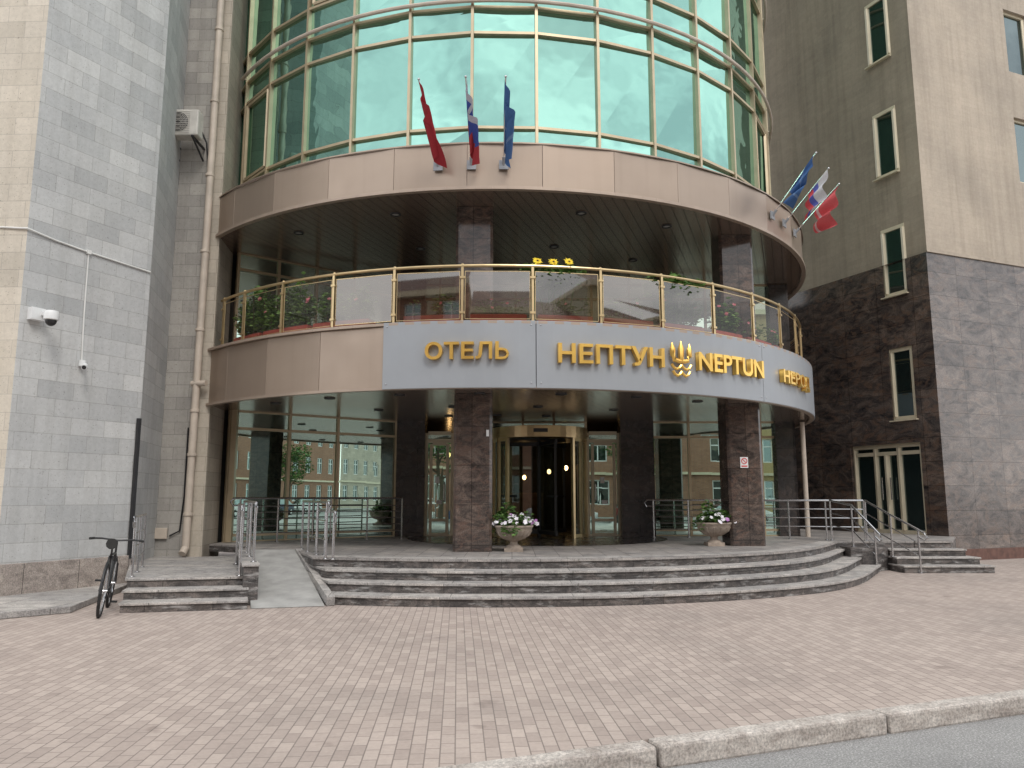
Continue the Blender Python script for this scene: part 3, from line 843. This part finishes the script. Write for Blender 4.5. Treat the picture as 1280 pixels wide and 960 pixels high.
vt = MB(); vt.box((-7.15, 15.86, .85), (.3, .05, .22)); vt.build('vent_grille', 'pipe', H, bevel=.01)

AC = empty('air_conditioner_unit')
ax, ay, az = -6.99, 15.4, 9.42
m = MB(); m.box((ax, ay, az), (.72, .3, .58)); m.build('case', 'acgrey', AC, bevel=.03)
m = MB()
for i in range(7): m.tube([(ax-.06+(.05+.028*i)*cos(t*pi/12), ay-.16, az+(.05+.028*i)*sin(t*pi/12)) for t in range(24)], .004, 4, True)
for i in range(12): m.box((ax-.06, ay-.158, az-.23+.042*i), (.5, .006, .006))
m.build('fan_grille', 'acgrey', AC)
m = MB(); m.lathe((0,0,0), [(.001, 0), (.22, 0)], 24); o = m.build('fan_hole', 'black', AC); o.rotation_euler = (radians(90), 0, 0); o.location = (ax-.06, ay-.153, az)
m = MB()
for s in (-.26, .26): m.beam((ax+s, ay+.48, az-.32), (ax+s, ay-.18, az-.32), .04, .04); m.beam((ax+s, ay+.46, az-.6), (ax+s, ay-.12, az-.34), .03, .03)
m.tube([(ax+.34, ay+.1, az-.1), (ax+.42, ay+.2, az-.3), (ax+.4, ay+.46, az-1.0)], .02, 6)
m.build('brackets', 'black', AC)

def onwall(s, z, off=0): p = Vector((Pa[0]+1.08*s, Pa[1]+2*s, z)); return p+Vector((n.x, n.y, 0))*off
nv = Vector((n.x, n.y, 0)); dv = Vector((d.x, d.y, 0))
CM = empty('dome_security_camera')
m = MB(); m.mbox(Matrix.Translation(onwall(.10, 4.52, .06)) @ Matrix.Rotation(atan2(d.y, d.x), 4, 'Z'), (.22, .12, .2)); m.beam(onwall(.13, 4.53, .1), onwall(.13, 4.53, .38), .06, .06)
c = onwall(.13, 4.50, .36); m.lathe(c, [(.02, .06), (.10, .05), (.115, 0), (.11, -.09), (.09, -.10)], 20); m.build('housing', 'white', CM, True)
m = MB(); m.sphere(c+Vector((0,0,-.11)), .085, 16); m.build('dome', 'black', CM, True)
CM2 = empty('bullet_security_camera')
m = MB(); c = onwall(.47, 3.84, .0); m.lathe(c+nv*.05, [(.001,-.05), (.06,-.05), (.06,.05), (.001,.05)], 14)
m.beam(c+nv*.05, c+nv*.16+Vector((0,0,-.03)), .03, .03)
q = c+nv*.16+Vector((0,0,-.05)); m.tube([q-dv*.02, q+nv*.10-dv*.1+Vector((0,0,-.05))], .045, 12); m.build('housing', 'white', CM2, True)
m = MB(); m.tube([q+nv*.101-dv*.101+Vector((0,0,-.0505)), q+nv*.105-dv*.105+Vector((0,0,-.053))], .035, 12); m.build('lens', 'black', CM2)
CD = empty('cable_conduit')
m = MB(); m.tube([(-14, 12.2, 6.0), (-8.6, 12.02, 5.95), onwall(-.005, 5.9, .03), onwall(.2, 5.84, .02), onwall(.455, 5.8, .02), onwall(.99, 5.76, .02)], .016, 6)
m.tube([onwall(.455, 5.8, .02), onwall(.46, 4.6, .02), onwall(.47, 3.9, .02)], .014, 6)
m.mbox(Matrix.Translation(onwall(.455, 5.8, .03)) @ Matrix.Rotation(atan2(d.y, d.x), 4, 'Z'), (.07,.04,.07))
m.build('conduit', 'conduit', CD, True)

# ------------------------------------------------------------------ right building
RBG = empty('neighbouring_building')
cor = Vector((10.9, 19.5)); dl_ = Vector((-.41, .912)).normalized(); dr_ = Vector((.928, .371)).normalized()
far = cor+dl_*14; rgt = cor+dr_*26
ZG = 7.96
fr, gl = MB(), MB()
door = (14-2.87, 14-.61, .6, 3.0)
opsG = [door, (14-1.38, 14-.64, 3.62, 5.58), (14-1.38, 14-.64, 7.03, ZG)]
opsS = [(14-1.38, 14-.64, ZG, 8.97)]+[(14-1.38, 14-.64, 7.03+3.43*k, 8.98+3.43*k) for k in (1, 2, 3, 4)]
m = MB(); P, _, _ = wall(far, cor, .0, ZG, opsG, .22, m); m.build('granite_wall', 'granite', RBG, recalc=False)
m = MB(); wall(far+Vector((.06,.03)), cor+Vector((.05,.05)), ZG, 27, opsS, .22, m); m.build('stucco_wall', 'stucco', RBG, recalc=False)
for c_, e_ in [(3.62, 5.58)]+[(7.03+3.43*k, 8.98+3.43*k) for k in range(5)]:
    window(P, 14-1.38, 14-.64, c_, e_, .12, fr, gl, .10)
    fr.beam(P(14-1.42, c_-.02, -.04), P(14-.6, c_-.02, -.04), .1, .03)
window(P, *door, .22, fr, gl, .1, 2, 2.75)
fr.beam(P(door[0]+1.12, .6, .13), P(door[0]+1.12, 2.7, .13), .14, .1)
m = MB(); PR, _, _ = wall(cor, rgt, .28, ZG, [], .2, m); m.build('granite_wall_front', 'granite_lit', RBG, recalc=False)
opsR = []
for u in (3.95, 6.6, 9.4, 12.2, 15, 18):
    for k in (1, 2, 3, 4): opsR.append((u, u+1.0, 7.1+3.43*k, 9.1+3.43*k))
m = MB(); PR2, _, _ = wall(cor+Vector((.05,.05)), rgt+Vector((.0,.06)), ZG, 27, opsR, .2, m); m.build('stucco_wall_front', 'stucco_lit', RBG, recalc=False)
for o in opsR: window(PR2, *o, .2, fr, gl, .08)
fr.build('window_frames', 'cream_frame', RBG); gl.build('window_glass', 'wglass', RBG, recalc=False)
m = MB()
nl = Vector((-.912, -.41)).normalized(); nr = Vector((.371, -.928)).normalized()
m.prism([(cor.x+nr.x*.05-.02, cor.y+nr.y*.05), (rgt.x+nr.x*.05, rgt.y+nr.y*.05), (rgt.x, rgt.y+.1), (cor.x+.1, cor.y+.1)], ZG, ZG+.09)
m.build('string_course', 'stucco_lit', RBG)
m = MB(); m.prism([(cor.x+nr.x*.04, cor.y+nr.y*.04), (rgt.x+nr.x*.04, rgt.y+nr.y*.04), (rgt.x, rgt.y+.3), (cor.x, cor.y+.3)], 0, .28); m.build('base_course', 'redplinth', RBG)
m = MB(); m.prism([tuple(far), tuple(cor), tuple(rgt), (rgt.x, rgt.y+12), (far.x, far.y+8)], 26.9, 27.2); m.build('roof', 'stucco', RBG)
m = MB(); m.tube([P(14-1.9, 1.5, .04), P(14-1.9, 2.1, .04)], .02, 6); m.tube([P(14-1.62, 1.5, .04), P(14-1.62, 2.1, .04)], .02, 6); m.build('door_pulls', 'steel', RBG)
m = MB(); m.tube([(7.35, 19.4, .6), (7.35, 19.4, 3.45)], .06, 10); m.build('downpipe', 'pipe', None, True)

NS = empty('no_smoking_sign')
x, y, z = 4.75, 15.78, 2.28
m = MB(); m.box((x, y, z), (.16, .008, .22)); m.build('plate', 'white', NS)
m = MB(); m.tube([(x+.055*cos(t*pi/12), y-.008, z+.03+.055*sin(t*pi/12)) for t in range(24)], .008, 5, True); m.beam((x-.04, y-.008, z+.07), (x+.04, y-.008, z-.01), .006, .012); m.box((x, y-.006, z-.075), (.12, .004, .025)); m.build('symbol', 'red', NS)
m = MB(); m.box((-.45, 14.158, 2.75), (.05, .012, .12)); m.build('small_notice_plate', 'white', None)

# ------------------------------------------------------------------ flags
def flagmat(name, stops):
    m, nt, bs = newmat(name)
    uv = uvn(nt); sp = nt.nodes.new('ShaderNodeSeparateXYZ'); nt.links.new(uv, sp.inputs[0])
    r = nt.nodes.new('ShaderNodeValToRGB'); r.color_ramp.interpolation = 'CONSTANT'
    e = r.color_ramp.elements
    while len(e) < len(stops): e.new(.5)
    for el, (p, c) in zip(e, stops): el.position = p; el.color = (*c, 1)
    nt.links.new(sp.outputs[1], r.inputs[0])
    nt.links.new(mixc(nt, 'MULTIPLY', .5, r.outputs[0], ramp(nt, noise(nt, objn(nt), 30, 4), [(.3,(.8,.8,.8)), (.7,(1.1,1.1,1.1))])), bs.inputs['Base Color'])
    bs.inputs['Roughness'].default_value = .75
    return m
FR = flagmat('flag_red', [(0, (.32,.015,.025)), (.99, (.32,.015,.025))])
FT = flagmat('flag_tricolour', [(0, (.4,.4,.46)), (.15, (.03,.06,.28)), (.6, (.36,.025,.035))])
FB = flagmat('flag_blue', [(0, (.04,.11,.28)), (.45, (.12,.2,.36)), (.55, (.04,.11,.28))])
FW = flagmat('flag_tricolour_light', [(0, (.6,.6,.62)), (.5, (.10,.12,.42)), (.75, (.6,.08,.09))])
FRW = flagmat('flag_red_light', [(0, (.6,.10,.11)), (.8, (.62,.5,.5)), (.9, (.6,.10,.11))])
def flag(a, side, matf, zb=7.55, out=.9, up=1.2, drop=.75, spread=.16, seed=1, att=.7):
    e = empty('flag_on_pole')
    rnd = random.Random(seed)
    b = pol(RB+.03, a, zb); rad = Vector((sin(radians(a)), -cos(radians(a)), 0)); tan = Vector((cos(radians(a)), sin(radians(a)), 0))
    t = b+rad*out+tan*side+Vector((0,0,up))
    m = MB(); m.tube([b, t], .012, 8); m.sphere(t, .024, 8); m.build('pole', 'steel', e, True)
    m = MB(); m.mbox(Matrix.Translation(b+Vector((0,0,.0))) @ Matrix.Rotation(radians(a), 4, 'Z'), (.17, .03, .17)); m.tube([b, b+(t-b).normalized()*.14], .03, 8); m.build('bracket', 'sign', e)
    NU, NV = 16, 18
    verts, faces, uvs = [], [], []
    ph = rnd.uniform(0, 6)
    for i in range(NV+1):
        v = i/NV
        hp = t.lerp(b, .02+att*v)
        for j in range(NU+1):
            u = j/NU
            fold = sin(u*13+ph+v*2.2)
            p = hp + Vector((0,0,-1))*(u*drop*(1.05-.35*v)) + tan*(fold*spread*.45*(.3+u)+ spread*.7*u) + rad*(-.08*u*v + .06*cos(u*11+ph)*(.3+u)) - rad*(u*.2*(1-v))
            verts.append(tuple(p)); uvs.append((u, v))
    for i in range(NV):
        for j in range(NU):
            q = i*(NU+1)+j; faces.append((q, q+1, q+NU+2, q+NU+1))
    me = bpy.data.meshes.new('cloth'); me.from_pydata(verts, [], faces)
    uvl = me.uv_layers.new(name='UVMap')
    for l in me.loops: uvl.data[l.index].uv = uvs[l.vertex_index]
    for p in me.polygons: p.use_smooth = True
    me.materials.append(matf)
    o = bpy.data.objects.new('cloth', me); sc.collection.objects.link(o); o.parent = e
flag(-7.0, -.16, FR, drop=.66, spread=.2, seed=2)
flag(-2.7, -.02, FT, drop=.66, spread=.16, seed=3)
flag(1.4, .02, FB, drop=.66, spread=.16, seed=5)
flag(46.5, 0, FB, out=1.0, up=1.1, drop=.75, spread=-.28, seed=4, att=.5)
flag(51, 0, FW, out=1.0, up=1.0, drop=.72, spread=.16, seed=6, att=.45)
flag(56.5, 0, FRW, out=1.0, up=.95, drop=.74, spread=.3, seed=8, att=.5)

# ------------------------------------------------------------------ bicycle
BK = empty('bicycle')
def wheel(mt_, ms, cx, r=.34):
    mt_.tube([(cx+r*cos(t*pi/18), 0, r+.0+r*sin(t*pi/18)) for t in range(36)], .022, 8, True)
    ms.tube([(cx+(r-.03)*cos(t*pi/18), 0, r+(r-.03)*sin(t*pi/18)) for t in range(36)], .012, 6, True)
    for t in range(18):
        th = 2*pi*t/18; ms.tube([(cx, .02*(-1)**t, r), (cx+(r-.04)*cos(th), 0, r+(r-.04)*sin(th))], .0018, 4)
    ms.tube([(cx, -.05, r), (cx, .05, r)], .02, 8)
tm, sm, fm, sd = MB(), MB(), MB(), MB()
wheel(tm, sm, 0); wheel(tm, sm, 1.06)
bb = (.44, 0, .29); hd = (.86, 0, .78); hb = (.89, 0, .66); stp = (.28, 0, .80)
fm.tube([bb, stp], .017, 8); fm.tube([bb, hb], .02, 8); fm.tube([stp, hd], .018, 8); fm.tube([hd, hb], .02, 8)
for s in (-.05, .05):
    fm.tube([(0, s, .34), (bb[0], s*.6, .29)], .011, 6); fm.tube([(0, s, .34), (stp[0], s*.4, .78)], .010, 6)
    fm.tube([(.9, s, .64), (1.06, s, .34)], .013, 6)
fm.tube([stp, (.25, 0, .93)], .013, 8)
fm.tube([hd, (.84, 0, .92), (.88, 0, .96)], .015, 8)
fm.tube([(.80, -.31, .98), (.86, -.2, .98), (.89, 0, .96), (.86, .2, .98), (.80, .31, .98)], .013, 8)
tm.tube([(.74, -.35, .975), (.81, -.30, .98)], .018, 8); tm.tube([(.74, .35, .975), (.81, .30, .98)], .018, 8)
sd.tube([(.10, 0, .955), (.18, 0, .955), (.30, 0, .945), (.38, 0, .94)], .05, 10, radii=[.075, .07, .035, .018])
fm.tube([(.44+.09*cos(t*pi/10), -.05, .29+.09*sin(t*pi/10)) for t in range(20)], .006, 5, True)
fm.tube([(.44, -.06, .29), (.52, -.07, .15)], .011, 6); fm.tube([(.44, .06, .29), (.36, .07, .43)], .011, 6)
tm.box((.54, -.11, .14), (.09, .08, .02)); tm.box((.34, .11, .44), (.09, .08, .02))
sm.tube([(0, -.05, .37), (.44, -.05, .375)], .004, 4); sm.tube([(0, -.05, .31), (.44, -.05, .20)], .004, 4)
fm.tube([(.38*cos(t*pi/18), 0, .34+.38*sin(t*pi/18)) for t in range(3, 19)], .016, 6)
fm.tube([(1.06+.38*cos(t*pi/18), 0, .34+.38*sin(t*pi/18)) for t in range(0, 13)], .016, 6)
tm.build('tyres', 'rubber', BK, True); sm.build('rims_spokes', 'steel', BK, True); fm.build('frame', 'black', BK, True); sd.build('saddle', 'rubber', BK, True)
BK.matrix_world = Matrix.Translation((-5.52, 10.6, .0)) @ Matrix.Rotation(atan2(1.0, -.40), 4, 'Z') @ Matrix.Rotation(radians(5), 4, 'X')

# ------------------------------------------------------------------ street behind the camera (seen in reflections)
def house(name, x0, x1, y, h, matn, floors):
    e = empty(name); m = MB(); fr, gl = MB(), MB(); ops = []
    L = x1-x0; n_ = int(L/2.9); st_ = L/n_; fh = h/floors
    for i in range(n_):
        for k in range(floors):
            ops.append((i*st_+st_*.28, i*st_+st_*.72, k*fh+fh*.28, k*fh+fh*.85))
    P, _, _ = wall((x1, y), (x0, y), 0, h, ops, .25, m)
    m.build('walls', matn, e, recalc=False)
    for o in ops: window(P, *o, .25, fr, gl, .09, 1, o[2]+(o[3]-o[2])*.68)
    fr.build('window_frames', 'white', e); gl.build('window_glass', 'wglass', e, recalc=False)
    c = MB(); c.box(((x0+x1)/2, y+.15, h), (L, .7, .4)); c.box(((x0+x1)/2, y+.05, fh), (L, .25, .2))
    c.prism([(x0, y), (x1, y), (x1, y-12), (x0, y-12)], h, h+.3); c.build('cornice', 'cream_frame', e)
    rf = MB(); rf.face([(x0, y, h+.3), (x1, y, h+.3), (x1, y-6, h+3), (x0, y-6, h+3)]); rf.build('roof', 'redplinth', e, recalc=False)
house('brick_house', -34, -2, -22, 15.5, 'brick', 4)
house('brick_house', -1.9, 18, -22, 13.5, 'brick', 4)
house('stucco_house', 18.2, 44, -22, 16.5, 'ochre', 5)
house('brick_house', 44.2, 74, -22, 17.5, 'brick', 5)
house('stucco_house', 74.2, 96, -22, 18, 'creamstrip', 5)
house('brick_house', 96.2, 128, -22, 19, 'brick', 5)

def car(x, y, col, rz=0):
    e = empty('parked_car')
    mt_ = simple('car_paint', col, .25, .3, .03, 2)
    st_ = [(-2.1,.45,.72,.72,.70,.70), (-1.95,.3,.9,.92,.82,.8), (-1.55,.22,.96,.98,.87,.75), (-1.1,.2,.97,1.38,.89,.66), (-.4,.2,.96,1.48,.9,.66), (.4,.2,.95,1.44,.9,.65), (1.0,.2,.93,.99,.89,.7), (1.6,.22,.84,.87,.86,.74), (2.0,.3,.7,.72,.78,.7), (2.12,.42,.6,.61,.66,.62)]
    m = MB(); g_ = MB()
    for (xx, zb, zt, zr, wb, wr) in st_:
        m.v += [(xx,-wb*.95,zb), (xx,-wb,(zb+zt)/2), (xx,-wb*.97,zt), (xx,-wr,zr), (xx,wr,zr), (xx,wb*.97,zt), (xx,wb,(zb+zt)/2), (xx,wb*.95,zb)]
    for i in range(len(st_)-1):
        for j in range(7):
            a_ = i*8+j; q = (a_, a_+1, a_+9, a_+8)
            glass = (2 <= i <= 5 and j in (2, 4)) or (i in (2, 5) and j == 3)
            if glass: g_.face([Vector(m.v[k]) for k in q])
            else: m.f.append(q)
        m.f.append((i*8+7, i*8, i*8+8, i*8+15))
    m.f.append(tuple(range(8))); k = (len(st_)-1)*8; m.f.append(tuple(range(k, k+8)))
    m.build('body', mt_, e, True); g_.build('windows', 'wglass', e, recalc=False)
    w, hcap = MB(), MB()
    for xx in (-1.3, 1.35):
        for s in (-1, 1):
            w.tube([(xx, s*.66, .31), (xx, s*.88, .31)], .31, 20); hcap.tube([(xx, s*.86, .31), (xx, s*.895, .31)], .19, 12)
    w.build('tyres', 'rubber', e, True); hcap.build('hubcaps', 'steel', e, True)
    l = MB()
    for s in (-.6, .6): l.box((2.04, s, .64), (.12, .3, .12)); l.box((-2.05, s, .78), (.1, .25, .14))
    l.build('lamps', 'white', e, bevel=.02)
    e.location = (x, y, -.13); e.rotation_euler = (0, 0, rz)
for x, c in ((-19,(.5,.5,.5)), (-13.5,(.05,.05,.06)), (-8,(.6,.6,.6)), (-2.5,(.03,.05,.12)), (3,(.55,.55,.56)), (8.6,(.25,.02,.02)), (14.5,(.6,.6,.58)), (20,(.04,.04,.04)),
             (25.6,(.6,.6,.6)), (31,(.3,.3,.32)), (36.5,(.65,.65,.65)), (42,(.04,.05,.09)), (47.5,(.6,.6,.6))):
    car(x, -11.5+random.uniform(-.2,.2), c, 0 if random.random() < .5 else pi)
def tree(x, y, h):
    e = empty('street_tree'); t = MB(); lv = MB()
    t.tube([(x,y,0), (x+.1,y,h*.25), (x,y+.1,h*.5), (x+.1,y,h*.85)], .2, 8, radii=[.2,.15,.11,.04])
    for k in range(9):
        a = k*2.4; b = Vector((x, y, h*(.35+.05*k))); q = b+Vector((cos(a)*h*.22, sin(a)*h*.22, h*.16))
        t.tube([b, b.lerp(q,.5)+Vector((0,0,-.1)), q], .05, 6, radii=[.07,.05,.02])
        leaves(lv, q, (h*.15, h*.15, h*.12), 220, .3)
    leaves(lv, (x, y, h*.88), (h*.18, h*.18, h*.14), 350, .3)
    t.build('trunk', 'bark', e, True); lv.build('crown', 'leaf', e, recalc=False)
tree(-6, -16, 8); tree(9, -16.5, 7); tree(26, -16, 9); tree(52, -16, 7)
PS = empty('parking_sign')
m = MB(); m.tube([(30, -13.5, 0), (30, -13.5, 3.2)], .04, 8); m.build('post', 'steel', PS, True)
m = MB(); m.box((30, -13.42, 2.9), (.7, .03, .7)); m.build('plate', 'blue', PS)
m = MB(); m.box((30.1, -13.40, 2.9), (.09, .01, .45)); m.tube([(30.1,-13.4,3.1), (29.9,-13.4,3.08), (29.87,-13.4,2.98), (29.92,-13.4,2.9), (30.1,-13.4,2.88)], .04, 6); m.build('letter', 'white', PS)

# ------------------------------------------------------------------ light
w = bpy.data.worlds.new('World'); sc.world = w; w.use_nodes = True
nt = w.node_tree; bg = nt.nodes['Background']
sky = nt.nodes.new('ShaderNodeTexSky'); sky.sky_type = 'NISHITA'; sky.sun_disc = False
EL, RO = 48, 160
sky.sun_elevation = radians(EL); sky.sun_rotation = radians(RO); sky.dust_density = 2
tc = nt.nodes.new('ShaderNodeTexCoord')
cl = noise(nt, mapping(nt, tc.outputs['Generated'], (1,1,2.2)), 2.6, 8, .55, .4)
cc = ramp(nt, cl, [(.36, (.50,.52,.55)), (.5, (.84,.86,.88)), (.60, (1.10,1.10,1.10))])
ccs = mixc(nt, 'MULTIPLY', 1.0, cc, (13.2, 13.2, 13.2))
col = mixc(nt, 'MIX', .87, sky.outputs[0], ccs)
nt.links.new(col, bg.inputs[0]); bg.inputs[1].default_value = .145
sl_ = bpy.data.lights.new('sun', 'SUN'); sl_.energy = 1.4; sl_.angle = radians(18); sl_.color = (1, .96, .9)
so = bpy.data.objects.new('sun', sl_); sc.collection.objects.link(so)
sd_ = Vector((sin(radians(RO))*cos(radians(EL)), cos(radians(RO))*cos(radians(EL)), sin(radians(EL))))
so.rotation_euler = sd_.to_track_quat('Z', 'Y').to_euler()

cam = bpy.data.cameras.new('camera'); co_ = bpy.data.objects.new('camera', cam); sc.collection.objects.link(co_)
cam.sensor_width = 36; cam.lens = 27; cam.clip_end = 1000
co_.location = (0, 0, 1.6); co_.rotation_euler = (radians(98.3), 0, 0)
sc.camera = co_
